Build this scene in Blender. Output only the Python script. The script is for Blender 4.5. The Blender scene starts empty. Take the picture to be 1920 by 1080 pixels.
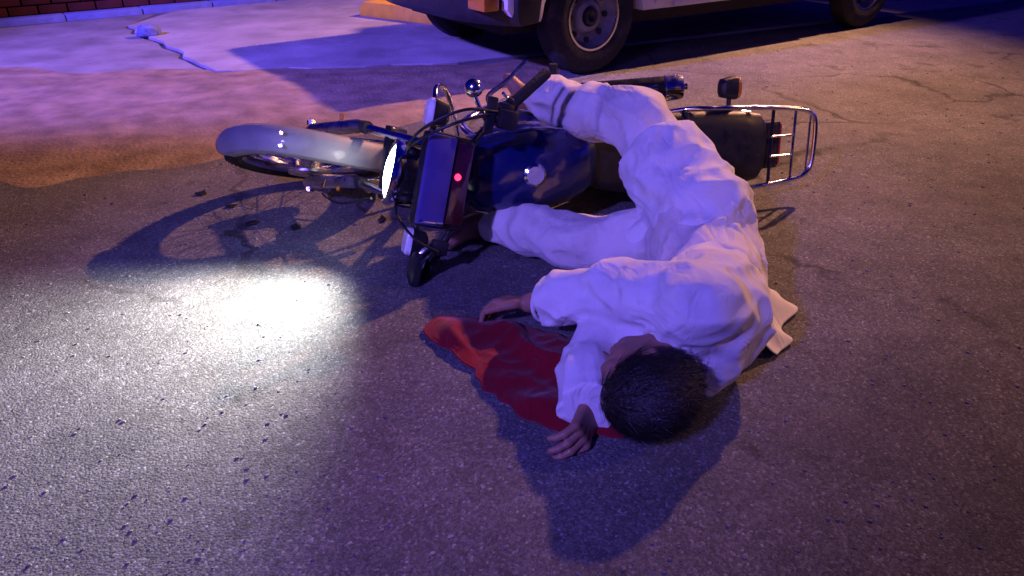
import bpy, bmesh, math, random
import numpy as np
from mathutils import Vector, Matrix
random.seed(7); rng = np.random.default_rng(7)
R = math.radians
scn = bpy.context.scene
col = scn.collection

# ------------------------------------------------------------------ camera
cam_d = bpy.data.cameras.new('camera'); cam = bpy.data.objects.new('camera', cam_d); col.objects.link(cam)
cam.location = (0, 0, 1.05); cam.rotation_euler = (R(90 - 28.81), 0, 0)
cam_d.sensor_width = 36; cam_d.lens = 36 * 1400 / 1920; cam_d.clip_start = .02; cam_d.clip_end = 500
scn.camera = cam

# ------------------------------------------------------------------ night sky
w = bpy.data.worlds.new('World'); scn.world = w; w.use_nodes = True
nt = w.node_tree; bg = nt.nodes['Background']
sky = nt.nodes.new('ShaderNodeTexSky'); sky.sky_type = 'NISHITA'; sky.sun_disc = False
sky.sun_elevation = R(8); sky.sun_rotation = R(60)
mx = nt.nodes.new('ShaderNodeMix'); mx.data_type = 'RGBA'; mx.blend_type = 'MULTIPLY'; mx.inputs[0].default_value = 1
nt.links.new(sky.outputs[0], mx.inputs[6]); mx.inputs[7].default_value = (.02, .02, 1, 1)
nt.links.new(mx.outputs[2], bg.inputs[0]); bg.inputs[1].default_value = .07

# ------------------------------------------------------------------ lamps of the place
def lamp(name, kind, loc, energy, color, radius=.1, target=None, size=None, blend=.5):
    d = bpy.data.lights.new(name, kind); d.energy = energy; d.color = color; d.shadow_soft_size = radius
    o = bpy.data.objects.new(name, d); col.objects.link(o); o.location = loc
    if target is not None:
        o.rotation_euler = (Vector(target) - Vector(loc)).to_track_quat('-Z', 'Y').to_euler()
    if size: d.spot_size = R(size); d.spot_blend = blend
    return o
lamp('street_light', 'SPOT', (4.1, 7.0, 4.7), 4300, (1.0, .44, .24), .10, (.35, 5.0, 0), 70, 1.0)
lamp('sodium_light', 'SPOT', (5.6, 1.8, 3.0), 330, (1.0, .50, .15), .12, (1.75, 2.3, 0), 44, .9)
lamp('blue_beacon', 'SPOT', (-5.5, 1.2, 3.6), 6200, (.17, .10, 1.0), .15, (-.1, 7.5, 0), 52, .5)
lamp('blue_beacon', 'SPOT', (-2.6, -2.6, 3.4), 1650, (.21, .14, 1.0), .15, (-.25, 2.0, 0), 30, .9)
vs = scn.view_settings
vs.view_transform = 'Standard'; vs.look = 'None'; vs.exposure = 0; vs.gamma = 1; vs.use_curve_mapping = False

# ------------------------------------------------------------------ materials
MATS = {}
def mat(name, base, rough=.6, metal=0, var=0, vscale=8, bump=0, bscale=60, spec=.5, emit=None, estr=0, trans=0, coat=0, dirt=None, dirt_amt=0, dscale=3, sheen=0):
    if name in MATS: return MATS[name]
    m = bpy.data.materials.new(name); m.use_nodes = True; MATS[name] = m
    n = m.node_tree.nodes; l = m.node_tree.links; b = n['Principled BSDF']
    b.inputs['Base Color'].default_value = (*base, 1); b.inputs['Roughness'].default_value = rough
    b.inputs['Metallic'].default_value = metal; b.inputs['Specular IOR Level'].default_value = spec
    b.inputs['Coat Weight'].default_value = coat; b.inputs['Transmission Weight'].default_value = trans
    b.inputs['Sheen Weight'].default_value = sheen
    tc = n.new('ShaderNodeTexCoord')
    colout = None
    if var or dirt:
        nz = n.new('ShaderNodeTexNoise'); nz.inputs['Scale'].default_value = vscale; nz.inputs['Detail'].default_value = 6
        l.new(tc.outputs['Object'], nz.inputs['Vector'])
        mr = n.new('ShaderNodeMapRange'); mr.inputs[1].default_value = .3; mr.inputs[2].default_value = .7
        mr.inputs[3].default_value = 1 - var; mr.inputs[4].default_value = 1 + var
        l.new(nz.outputs[0], mr.inputs[0])
        mm = n.new('ShaderNodeMix'); mm.data_type = 'RGBA'; mm.blend_type = 'MULTIPLY'; mm.inputs[0].default_value = 1
        mm.inputs[6].default_value = (*base, 1); l.new(mr.outputs[0], mm.inputs[7]); colout = mm.outputs[2]
        rr = n.new('ShaderNodeMapRange'); rr.inputs[1].default_value = .3; rr.inputs[2].default_value = .7
        rr.inputs[3].default_value = max(.02, rough - .12); rr.inputs[4].default_value = min(1, rough + .12)
        l.new(nz.outputs[0], rr.inputs[0]); l.new(rr.outputs[0], b.inputs['Roughness'])
        if dirt:
            n2 = n.new('ShaderNodeTexNoise'); n2.inputs['Scale'].default_value = dscale; n2.inputs['Detail'].default_value = 8; n2.inputs['Roughness'].default_value = .7
            l.new(tc.outputs['Object'], n2.inputs['Vector'])
            r2 = n.new('ShaderNodeMapRange'); r2.inputs[1].default_value = .5; r2.inputs[2].default_value = .72; r2.inputs[4].default_value = dirt_amt
            l.new(n2.outputs[0], r2.inputs[0])
            m2 = n.new('ShaderNodeMix'); m2.data_type = 'RGBA'; l.new(r2.outputs[0], m2.inputs[0]); l.new(colout, m2.inputs[6]); m2.inputs[7].default_value = (*dirt, 1)
            colout = m2.outputs[2]
        l.new(colout, b.inputs['Base Color'])
    if bump:
        nb = n.new('ShaderNodeTexNoise'); nb.inputs['Scale'].default_value = bscale; nb.inputs['Detail'].default_value = 4
        l.new(tc.outputs['Object'], nb.inputs['Vector'])
        bp = n.new('ShaderNodeBump'); bp.inputs['Strength'].default_value = bump; bp.inputs['Distance'].default_value = .01
        l.new(nb.outputs[0], bp.inputs['Height']); l.new(bp.outputs[0], b.inputs['Normal'])
    if emit:
        b.inputs['Emission Color'].default_value = (*emit, 1); b.inputs['Emission Strength'].default_value = estr
    return m

def asphalt():
    m = bpy.data.materials.new('asphalt'); m.use_nodes = True
    n = m.node_tree.nodes; l = m.node_tree.links; b = n['Principled BSDF']
    geo = n.new('ShaderNodeNewGeometry')
    def noise(s, d=4, ro=.55):
        z = n.new('ShaderNodeTexNoise'); z.inputs['Scale'].default_value = s; z.inputs['Detail'].default_value = d; z.inputs['Roughness'].default_value = ro
        l.new(geo.outputs['Position'], z.inputs['Vector']); return z.outputs[0]
    def vor(s):
        z = n.new('ShaderNodeTexVoronoi'); z.inputs['Scale'].default_value = s; l.new(geo.outputs['Position'], z.inputs['Vector']); return z
    def ramp(src, pts):
        r = n.new('ShaderNodeValToRGB'); e = r.color_ramp.elements
        while len(e) < len(pts): e.new(.5)
        for k, (p, c) in enumerate(pts): e[k].position = p; e[k].color = (*c, 1)
        l.new(src, r.inputs[0]); return r.outputs[0]
    def mix(a, c, t, mode):
        x = n.new('ShaderNodeMix'); x.data_type = 'RGBA'; x.blend_type = mode; l.new(a, x.inputs[6]); l.new(c, x.inputs[7])
        if isinstance(t, float): x.inputs[0].default_value = t
        else: l.new(t, x.inputs[0])
        return x.outputs[2]
    g = lambda v: (v, v, v)
    v1 = vor(185); v2 = vor(420)
    stone = ramp(v1.outputs['Color'], [(0, g(.07)), (.45, g(.10)), (.8, g(.15)), (1, g(.30))])
    fine = ramp(v2.outputs['Color'], [(0, g(.65)), (.5, g(.97)), (1, g(1.4))])
    c = mix(stone, fine, 1.0, 'MULTIPLY')
    big = ramp(noise(1.3, 6, .6), [(.3, g(.75)), (.7, g(1.3))])
    c = mix(c, big, 1.0, 'MULTIPLY')
    worn = ramp(noise(4.5, 8, .7), [(.35, g(.8)), (.65, g(1.15))])
    c = mix(c, worn, 1.0, 'MULTIPLY')
    dust = n.new('ShaderNodeRGB'); dust.outputs[0].default_value = (.16, .145, .13, 1)
    c = mix(c, dust.outputs[0], ramp(noise(.9, 9, .68), [(.50, g(0)), (.78, g(.6))]), 'MIX')
    oil = ramp(noise(2.6, 5, .6), [(.60, g(1)), (.70, g(.45))]); c = mix(c, oil, 1.0, 'MULTIPLY')
    wob = n.new('ShaderNodeVectorMath'); wob.operation = 'MULTIPLY_ADD'; nzc = n.new('ShaderNodeTexNoise'); nzc.inputs['Scale'].default_value = 5; nzc.inputs['Detail'].default_value = 6; l.new(geo.outputs['Position'], nzc.inputs['Vector'])
    l.new(nzc.outputs['Color'], wob.inputs[0]); wob.inputs[1].default_value = (.35, .35, 0); l.new(geo.outputs['Position'], wob.inputs[2])
    cr = n.new('ShaderNodeTexVoronoi'); cr.feature = 'DISTANCE_TO_EDGE'; cr.inputs['Scale'].default_value = .75; l.new(wob.outputs[0], cr.inputs['Vector'])
    crk = ramp(cr.outputs['Distance'], [(.0, g(.35)), (.006, g(.5)), (.012, g(1))]); c = mix(c, crk, ramp(noise(1.1, 3), [(.45, g(0)), (.6, g(1))]), 'MULTIPLY')
    l.new(c, b.inputs['Base Color'])
    l.new(ramp(noise(14, 5), [(.3, g(.78)), (.7, g(.97))]), b.inputs['Roughness'])
    b.inputs['Specular IOR Level'].default_value = .2
    h = n.new('ShaderNodeMath'); h.operation = 'MULTIPLY_ADD'; l.new(v1.outputs['Distance'], h.inputs[0]); h.inputs[1].default_value = -1.0; l.new(noise(35, 6, .65), h.inputs[2])
    bp = n.new('ShaderNodeBump'); bp.inputs['Strength'].default_value = .35; bp.inputs['Distance'].default_value = .004
    l.new(h.outputs[0], bp.inputs['Height']); l.new(bp.outputs[0], b.inputs['Normal'])
    return m

def fabric(name, base, fold=.35, scale=26, var=.06, dirt=None, amt=.5):
    m = mat(name, base, .9, 0, var, 9, 0, 60, .15, dirt=dirt, dirt_amt=amt, dscale=7, sheen=.15)
    n = m.node_tree.nodes; l = m.node_tree.links; b = n['Principled BSDF']; b.inputs['Roughness'].default_value = .9
    for k in list(b.inputs['Roughness'].links): l.remove(k)
    tc = n.new('ShaderNodeTexCoord')
    mp = n.new('ShaderNodeMapping'); mp.inputs['Rotation'].default_value = (.5, .3, .8); mp.inputs['Scale'].default_value = (1, .35, .8); l.new(tc.outputs['Object'], mp.inputs[0])
    a = n.new('ShaderNodeTexNoise'); a.inputs['Scale'].default_value = scale; a.inputs['Detail'].default_value = 3; a.inputs['Distortion'].default_value = 1.2; l.new(mp.outputs[0], a.inputs['Vector'])
    c = n.new('ShaderNodeTexNoise'); c.inputs['Scale'].default_value = 700; l.new(tc.outputs['Object'], c.inputs['Vector'])
    ad = n.new('ShaderNodeMath'); ad.operation = 'MULTIPLY_ADD'; l.new(c.outputs[0], ad.inputs[0]); ad.inputs[1].default_value = .06; l.new(a.outputs[0], ad.inputs[2])
    s1 = n.new('ShaderNodeMath'); s1.operation = 'SUBTRACT'; l.new(a.outputs[0], s1.inputs[0]); s1.inputs[1].default_value = .5
    s2 = n.new('ShaderNodeMath'); s2.operation = 'ABSOLUTE'; l.new(s1.outputs[0], s2.inputs[0])
    s3 = n.new('ShaderNodeMath'); s3.operation = 'MULTIPLY_ADD'; l.new(s2.outputs[0], s3.inputs[0]); s3.inputs[1].default_value = -1.6; l.new(ad.outputs[0], s3.inputs[2]); ad = s3
    bp = n.new('ShaderNodeBump'); bp.inputs['Strength'].default_value = fold; bp.inputs['Distance'].default_value = .02
    l.new(ad.outputs[0], bp.inputs['Height']); l.new(bp.outputs[0], b.inputs['Normal'])
    return m

M_asph = asphalt()
M_conc = mat('concrete', (.31, .295, .28), .85, 0, .22, 2.5, .4, 70, .3, dirt=(.12, .10, .08), dirt_amt=.6, dscale=1.6)
M_conc2 = mat('old_concrete', (.22, .21, .20), .88, 0, .25, 3, .5, 60, .3, dirt=(.09, .08, .07), dirt_amt=.6, dscale=2.2)
M_kerb = mat('painted_kerb', (.16, .20, .42), .8, 0, .2, 6, .4, 60, .3, dirt=(.14, .12, .10), dirt_amt=.6, dscale=4)
M_wall = mat('dark_red_plaster', (.09, .025, .03), .9, 0, .3, 3, .5, 30, .2)
M_brick = mat('dark_red_brick', (.11, .03, .03), .9, 0, .3, 5, .5, 60, .2)
M_chrome = mat('chrome', (.78, .78, .80), .16, 1, .08, 20, .05, 90)
M_alloy = mat('cast_alloy', (.62, .62, .64), .32, 1, .1, 25, .1, 120, dirt=(.10, .09, .08), dirt_amt=.5, dscale=14)
M_fender = mat('silver_paint', (.25, .25, .255), .55, .1, .06, 12, .03, 60, coat=.3, dirt=(.18, .16, .14), dirt_amt=.45, dscale=18)
M_black = mat('black_plastic', (.014, .014, .016), .42, 0, .15, 20, .1, 160)
M_frame = mat('black_enamel', (.012, .012, .014), .28, 0, .1, 20, coat=.4, dirt=(.06, .05, .04), dirt_amt=.4, dscale=16)
M_rubber = mat('rubber', (.018, .018, .019), .75, 0, .25, 20, .3, 120, .3, dirt=(.09, .08, .07), dirt_amt=.5, dscale=10)
M_tank = mat('blue_tank_paint', (.007, .012, .085), .22, 0, .1, 10, coat=.8, dirt=(.03, .03, .04), dirt_amt=.3, dscale=30)
M_seat = mat('black_vinyl', (.010, .010, .011), .46, 0, .15, 30, .12, 260)
M_muff = mat('dark_muffler', (.03, .03, .032), .25, .6, .15, 20, .05, 80)
M_lensw = mat('clear_lens', (.75, .72, .75), .12, 0, .05, 30, .25, 200, coat=.5)
M_amber = mat('amber_lens', (.55, .20, .02), .15, 0, .05, 30, .25, 200, coat=.5)
M_red = mat('red_lens', (.42, .01, .012), .15, 0, .05, 30, .25, 200, coat=.5)
M_glow = mat('lit_headlight', (1, 1, .95), .2, emit=(1.0, .97, .86), estr=16)
M_ind = mat('red_indicator', (.6, .02, .05), .2, emit=(1.0, .03, .10), estr=3.5)
M_gauge = mat('gauge_face', (.05, .01, .016), .12, 0, .1, 10, coat=1)
M_visor = mat('blue_cowl_plastic', (.06, .045, .26), .42, 0, .12, 18, .06, 150, dirt=(.15, .13, .13), dirt_amt=.3, dscale=20)
M_cable = mat('cable_sheath', (.012, .012, .013), .4)
M_white = mat('white_car_paint', (.74, .73, .71), .25, 0, .04, 6, coat=.6, dirt=(.28, .24, .19), dirt_amt=.5, dscale=3)
M_steel = mat('painted_steel_wheel', (.26, .25, .25), .5, .3, .2, 14, .1, 60, dirt=(.10, .07, .05), dirt_amt=.6, dscale=8)
M_under = mat('underbody', (.03, .026, .024), .9, 0, .3, 10, .3, 40)
M_glass = mat('dark_car_glass', (.01, .012, .014), .05, 0, coat=1)
M_yel = mat('yellow_paint', (.78, .42, .03), .45, 0, .12, 10, .1, 60, dirt=(.3, .2, .1), dirt_amt=.4, dscale=8)
M_cloth = fabric('white_cotton', (.72, .70, .68), .45, 11, .06, (.34, .29, .24), .35)
M_trous = fabric('offwhite_cotton', (.70, .66, .60), .45, 13, .06, (.30, .25, .20), .4)
M_redc = fabric('dark_red_cotton', (.19, .003, .012), .3, 16, .12)
M_skin = mat('skin', (.33, .17, .105), .5, 0, .12, 25, .12, 300)
M_skin.node_tree.nodes['Principled BSDF'].inputs['Subsurface Weight'].default_value = .08
M_hair = mat('dark_hair', (.012, .009, .008), .45, 0, .3, 40, .5, 160)
M_shoe = mat('brown_leather', (.06, .03, .018), .5, 0, .2, 20, .2, 90)
M_stone = mat('road_grit', (.17, .16, .15), .85, 0, .45, 30, .3, 120, .3)

# ------------------------------------------------------------------ mesh helpers
def link(name, me, m, parent=None, smooth=True):
    o = bpy.data.objects.new(name, me); col.objects.link(o)
    if m and not me.materials: me.materials.append(m)
    if parent: o.parent = parent
    if smooth:
        for p in me.polygons: p.use_smooth = True
    return o
class MB:
    def __init__(s): s.v = []; s.f = []
    def add(s, vs, fs):
        k = len(s.v); s.v += [tuple(map(float, v)) for v in vs]; s.f += [tuple(i + k for i in f) for f in fs]; return s
    def box(s, c, d, bev=0, rot=None):
        cx, cy, cz = c; hx, hy, hz = d[0] / 2, d[1] / 2, d[2] / 2
        b = bmesh.new(); bmesh.ops.create_cube(b, size=1)
        for v in b.verts: v.co = Vector((v.co.x * 2 * hx, v.co.y * 2 * hy, v.co.z * 2 * hz))
        if bev: bmesh.ops.bevel(b, geom=b.edges[:], offset=bev, segments=2, affect='EDGES', profile=.6)
        for v in b.verts:
            co = v.co
            if rot is not None: co = rot @ co
            v.co = co + Vector((cx, cy, cz))
        b.verts.index_update(); s.add([v.co for v in b.verts], [[v.index for v in f.verts] for f in b.faces]); b.free(); return s
    def tube(s, pts, r, seg=10, n=None, closed=False, cap=True):
        P = np.array(pts, float)
        if n:
            Q = np.vstack([2 * P[0] - P[1], P, 2 * P[-1] - P[-2]]); out = []
            for i in range(len(P) - 1):
                a, b, c, d = Q[i:i + 4]
                for t in np.linspace(0, 1, n, endpoint=False):
                    out.append(.5 * (2 * b + (c - a) * t + (2 * a - 5 * b + 4 * c - d) * t * t + (3 * b - a - 3 * c + d) * t ** 3))
            out.append(P[-1]); P = np.array(out)
        N = len(P); rr = np.interp(np.linspace(0, 1, N), np.linspace(0, 1, len(r)), r) if hasattr(r, '__len__') else [r] * N
        T = np.gradient(P, axis=0) if N > 2 else np.array([P[1] - P[0]] * 2); T /= np.linalg.norm(T, axis=1)[:, None]
        a = np.array([0, 0, 1.]) if abs(T[0][2]) < .9 else np.array([1., 0, 0]); u = np.cross(T[0], a); vs = []; fs = []
        for i in range(N):
            u = u - T[i] * (u @ T[i]); u /= np.linalg.norm(u); w_ = np.cross(T[i], u)
            for k in range(seg):
                an = 2 * math.pi * k / seg; vs.append(P[i] + rr[i] * (u * math.cos(an) + w_ * math.sin(an)))
        for i in range(N - 1):
            for k in range(seg): fs.append((i * seg + k, i * seg + (k + 1) % seg, (i + 1) * seg + (k + 1) % seg, (i + 1) * seg + k))
        if cap: fs += [tuple(range(seg))[::-1], tuple((N - 1) * seg + k for k in range(seg))]
        return s.add(vs, fs)
    def lathe(s, prof, o, ax, seg=32, ang=(0, 2 * math.pi), closed=False):   # prof: (along axis, radius)
        o = np.array(o, float); ax = np.array(ax, float); ax /= np.linalg.norm(ax)
        a = np.array([0, 0, 1.]) if abs(ax[2]) < .9 else np.array([1., 0, 0]); u = np.cross(ax, a); u /= np.linalg.norm(u); w_ = np.cross(ax, u)
        full = abs(ang[1] - ang[0] - 2 * math.pi) < 1e-6; m = seg if full else seg + 1; vs = []; fs = []; L = len(prof)
        for k in range(m):
            t = ang[0] + (ang[1] - ang[0]) * k / seg
            for (h, r) in prof: vs.append(o + ax * h + r * (u * math.cos(t) + w_ * math.sin(t)))
        for k in range(seg):
            k2 = (k + 1) % m
            for i in range(L - (0 if closed else 1)):
                j = (i + 1) % L; fs.append((k * L + i, k2 * L + i, k2 * L + j, k * L + j))
        return s.add(vs, fs)
    def loft(s, secs, cap=True):
        L = len(secs[0]); vs = [p for c in secs for p in c]; fs = []
        for i in range(len(secs) - 1):
            for k in range(L): fs.append((i * L + k, i * L + (k + 1) % L, (i + 1) * L + (k + 1) % L, (i + 1) * L + k))
        if cap: fs += [tuple(range(L))[::-1], tuple((len(secs) - 1) * L + k for k in range(L))]
        return s.add(vs, fs)
    def prism(s, poly, y0, y1):     # poly in x,z, extruded along y
        L = len(poly); vs = [(x, y0, z) for x, z in poly] + [(x, y1, z) for x, z in poly]
        return s.add(vs, [tuple(range(L)), tuple(range(L, 2 * L))[::-1]] + [(k, L + k, L + (k + 1) % L, (k + 1) % L) for k in range(L)])
    def xf(s, fn): s.v = [tuple(fn(Vector(v))) for v in s.v]; return s
    def build(s, name, m, parent=None, smooth=True, bevel=0, sharp=35):
        me = bpy.data.meshes.new(name); me.from_pydata(s.v, [], s.f); me.update()
        b = bmesh.new(); b.from_mesh(me); bmesh.ops.recalc_face_normals(b, faces=b.faces)
        if bevel:
            ed = [e for e in b.edges if len(e.link_faces) == 2 and e.calc_face_angle(0) > R(40)]
            bmesh.ops.bevel(b, geom=ed, offset=bevel, segments=2, affect='EDGES', profile=.6)
        b.to_mesh(me); b.free()
        o = link(name, me, m, parent, smooth)
        if smooth: me.set_sharp_from_angle(angle=R(sharp))
        return o
def sup(cx, cy, cz, hy, hz, n=3, k=24, tilt=0):    # superellipse section in the y,z plane
    out = []
    for i in range(k):
        t = 2 * math.pi * i / k; c, s_ = math.cos(t), math.sin(t)
        out.append((cx + tilt * (abs(s_) ** (2 / n)) * (1 if s_ > 0 else -1) * hz, cy + hy * math.copysign(abs(c) ** (2 / n), c), cz + hz * math.copysign(abs(s_) ** (2 / n), s_)))
    return out
def empty(name, loc=(0, 0, 0), label=None, cat=None, group=None):
    o = bpy.data.objects.new(name, None); col.objects.link(o); o.location = loc; o.empty_display_size = .2
    return tag(o, label, cat, group)
def tag(o, label=None, cat=None, group=None, kind=None):
    for k, v in (('label', label), ('category', cat), ('group', group), ('kind', kind)):
        if v: o[k] = v
    return o

def waves(P_, seed, freq, n=7, stretch=None):
    r_ = np.random.default_rng(seed); out = 0
    for i in range(n):
        k = r_.normal(size=3); k /= np.linalg.norm(k); k *= freq * r_.uniform(.6, 1.6)
        if stretch is not None: st_ = np.array(stretch, float); st_ /= np.linalg.norm(st_); k = k - st_ * (k @ st_) * .92
        out = out + np.sin(P_ @ k + r_.uniform(0, 6.3) + 1.3 * np.sin(P_ @ (r_.normal(size=3) * freq * .35)))
    return out / math.sqrt(n)
# ================================================================== THE SETTING
def sheet(name, poly, z, m, th=0, bev=0):
    mb = MB()
    if th:
        L = len(poly); mb.add([(x, y, z - th) for x, y in poly] + [(x, y, z) for x, y in poly],
            [tuple(range(L))[::-1], tuple(range(L, 2 * L))] + [(k, (k + 1) % L, L + (k + 1) % L, L + k) for k in range(L)])
    else: mb.add([(x, y, z) for x, y in poly], [tuple(range(len(poly)))])
    return mb
g = sheet('road', [(-120, -120), (120, -120), (120, 120), (-120, 120)], 0, None).build('road', M_asph, smooth=False); tag(g, kind='structure')
# two worn concrete slabs of the forecourt, butted along a broken joint
def jag(a, b, n, amp, seed):
    r_ = random.Random(seed); out = []
    for i in range(n + 1):
        t = i / n; k = 0 if i in (0, n) else amp
        out.append((a[0] + (b[0] - a[0]) * t + r_.uniform(-k, k), a[1] + (b[1] - a[1]) * t + r_.uniform(-k, k)))
    return out
jn = jag((-1.80, 4.62), (-3.05, 6.20), 14, .035, 3)
fr = jag((-.35, 4.86), (-1.80, 4.62), 10, .03, 4)
ap = tag(bpy.data.objects.new('forecourt', None), kind='structure'); col.objects.link(ap)
sheet('', fr + jn[1:] + [(-2.98, 6.95), (-.6, 8.75), (4.0, 11.8), (8, 9.4), (3.6, 6.95)], .02, None, .1).build('concrete_slab', M_conc, ap, False, .006)
jo = [(x - .03, y - .012) for x, y in jn]
fl = jag((-1.84, 4.60), (-7.0, 3.9), 22, .04, 5)
sheet('', (fl[::-1] + jo[1:] + [(-3.12, 6.86), (-8, 3.15)][:1] + [(-9.0, 2.42 + .05), ])[:], .006, None, .1).build('concrete_slab', M_conc2, ap, False, .004)
# dirt verge lapping over the edge of the slabs
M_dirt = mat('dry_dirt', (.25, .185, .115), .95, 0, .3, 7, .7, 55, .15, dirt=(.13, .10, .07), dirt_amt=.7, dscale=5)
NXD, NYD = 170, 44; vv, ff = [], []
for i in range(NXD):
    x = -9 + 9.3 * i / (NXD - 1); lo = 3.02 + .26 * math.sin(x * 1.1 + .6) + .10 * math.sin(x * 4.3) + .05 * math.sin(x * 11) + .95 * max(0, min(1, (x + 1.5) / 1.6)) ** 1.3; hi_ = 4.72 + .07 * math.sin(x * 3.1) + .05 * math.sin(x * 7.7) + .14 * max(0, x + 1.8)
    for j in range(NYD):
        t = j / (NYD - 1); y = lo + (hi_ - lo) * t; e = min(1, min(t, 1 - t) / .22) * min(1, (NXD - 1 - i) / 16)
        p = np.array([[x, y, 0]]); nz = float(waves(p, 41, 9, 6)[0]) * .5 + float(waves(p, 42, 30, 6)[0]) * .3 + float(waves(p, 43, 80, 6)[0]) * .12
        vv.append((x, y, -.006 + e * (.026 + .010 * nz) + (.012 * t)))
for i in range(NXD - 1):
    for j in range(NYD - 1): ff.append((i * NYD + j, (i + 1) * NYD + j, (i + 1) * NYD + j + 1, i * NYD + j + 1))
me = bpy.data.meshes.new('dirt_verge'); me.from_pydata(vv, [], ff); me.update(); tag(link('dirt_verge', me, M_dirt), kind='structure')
# kerb stones and wall behind the forecourt, running from far left to far right
k0 = Vector((-3.26, 6.93, 0)); kd = Vector((1.09, .80, 0)).normalized(); kn = Vector((-kd.y, kd.x, 0)); kang = math.atan2(kd.y, kd.x)
kerb = tag(empty('kerb'), kind='structure')
kme = None
for i in range(-10, 13):
    if kme is None:
        o = MB().box((0, 0, -.03), (.595, .14, .16), .012).build('kerb_stone', M_kerb, kerb); kme = o.data
    else: o = link('kerb_stone', kme, None, kerb, False)
    o.location = k0 + kd * (i * .602 + .3) + Vector((0, 0, random.uniform(-.004, .004))); o.rotation_euler.z = kang + random.uniform(-.006, .006)
wall = empty('boundary_wall', k0 + kn * .45, 'low dark red brick boundary wall behind the blue kerb', 'wall'); wall.rotation_euler.z = kang
MB().box((.3, .11, .75), (14, .16, 1.5)).build('wall_core', M_wall, wall, False)
bme = None
for r_ in range(4):
    for i in range(40):
        if bme is None:
            o = MB().box((0, 0, 0), (.215, .05, .068), .005).build('brick', M_brick, wall); bme = o.data
        else: o = link('brick', bme, None, wall, False)
        o.location = (-4.5 + i * .228 + (r_ % 2) * .114, .02 + random.uniform(-.004, .004), .04 + r_ * .08)
MB().box((.3, .11, 1.53), (14.05, .24, .06), .01).build('coping', M_conc2, wall, False)
# loose grit on the asphalt
vs_, fs_ = [], []
def pebble(x, y, r):
    k = len(vs_); a0 = random.uniform(0, 6.3); el = random.uniform(.6, 1); n = 6
    for i in range(n):
        a = a0 + i * 2 * math.pi / n; q = r * random.uniform(.75, 1.15); vs_.append((x + q * math.cos(a), y + q * el * math.sin(a), 0))
    for i in range(n):
        a = a0 + i * 2 * math.pi / n; q = r * random.uniform(.5, .75); vs_.append((x + q * math.cos(a), y + q * el * math.sin(a), r * random.uniform(.4, .7)))
    for i in range(n): fs_.append((k + i, k + (i + 1) % n, k + n + (i + 1) % n, k + n + i))
    fs_.append(tuple(k + n + i for i in range(n)))
for i in range(4200):
    y = .55 + 5 * random.random() ** 1.7; x = random.uniform(-1.05, 1.05) * (y * .75 + .5)
    pebble(x, y, random.choice([.0015, .002, .002, .003, .003, .004, .0055]) * (1 if y < 2.5 else 1.3))
me = bpy.data.meshes.new('loose_grit'); me.from_pydata(vs_, [], fs_); me.update()
tag(link('loose_grit', me, M_stone, None, False), 'loose grit scattered over the dark asphalt', 'grit', kind='stuff')

# ================================================================== PICKUP
RAXLE = Vector((2.739, 6.261, 0)); FAXLE = Vector((.443, 4.668, 0))
truck = empty('pickup_truck', RAXLE + Vector((-.571, .823, 0)) * .70, 'white pickup truck with dark bumper and plain steel wheels parked behind the fallen motorcycle', 'pickup truck')
fwd = (FAXLE - RAXLE).normalized(); truck.rotation_euler.z = math.atan2(fwd.y, fwd.x)
WB = 2.795; HW = .78
def arch(cx, r, n=12, z0=.33):
    a0 = math.asin((z0 - .30) / r)
    return [(cx + r * math.cos(t), .30 + r * math.sin(t)) for t in np.linspace(a0, math.pi - a0, n)]
low = [(-.86, .42), (-.86, 1.0), (1.02, 1.0), (2.35, 1.0), (3.22, .93), (3.40, .84), (3.42, .42), (3.38, .36)] + arch(WB, .385) + [(2.2, .33), (.6, .33)] + arch(0, .385) + [(-.6, .36)]
MB().prism(low, -HW, HW).build('body', M_white, truck, True, .03)
MB().prism([(-.84, .5), (3.3, .5), (3.3, .25), (2.9, .25), (2.0, .22), (.5, .22), (-.4, .25), (-.84, .4)], -.55, .55).build('underbody', M_under, truck, False)
secs = []
for z, x0, x1, hy in [(1.0, .98, 2.40, .76), (1.06, 1.0, 2.34, .755), (1.5, 1.08, 1.86, .66), (1.60, 1.16, 1.74, .62), (1.63, 1.3, 1.6, .5)]:
    secs.append([(x0, -hy, z), (x1 - .05, -hy, z), (x1, -hy + .08, z), (x1, hy - .08, z), (x1 - .05, hy, z), (x0, hy, z)])
MB().loft(secs).build('cab', M_white, truck, True, .015)
for s in (-1, 1):
    MB().add([(1.16, s * .745, 1.1), (2.17, s * .745, 1.1), (1.83, s * .672, 1.47), (1.2, s * .672, 1.47)], [(0, 1, 2, 3)]).build('window', M_glass, truck, False)
    d = MB().prism([(1.1, .37), (2.32, .37), (2.32, .98), (1.1, .98)], s * (HW + .001), s * (HW + .014)).build('door', M_white, truck, True, .006)
    MB().box((1.25, s * (HW + .03), .86), (.14, .022, .03), .006).build('handle', M_black, d)
    MB().box((1.4, s * (HW + .012), .375), (1.55, .03, .06), .008).build('side_step', M_white, truck)
MB().add([(2.375, -.64, 1.08), (2.375, .64, 1.08), (1.915, .56, 1.47), (1.915, -.56, 1.47)], [(0, 1, 2, 3)]).build('windshield', M_glass, truck, False)
MB().box((.07, 0, 1.005), (1.74, 1.38, .03)).build('bed_cover', M_black, truck, False)
bs = []
for y in np.linspace(-.80, .80, 17):
    k = (abs(y) / .80) ** 4; xb = 3.56 - .20 * k
    bs.append([(xb - .14, y, .34), (xb - .02, y, .33), (xb, y, .37), (xb, y, .52), (xb - .03, y, .56), (xb - .18, y, .57)])
MB().loft(bs).build('front_bumper', M_black, truck, True, .008)
MB().box((3.41, 0, .70), (.05, .84, .18), .015).build('grille', M_black, truck)
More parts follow.
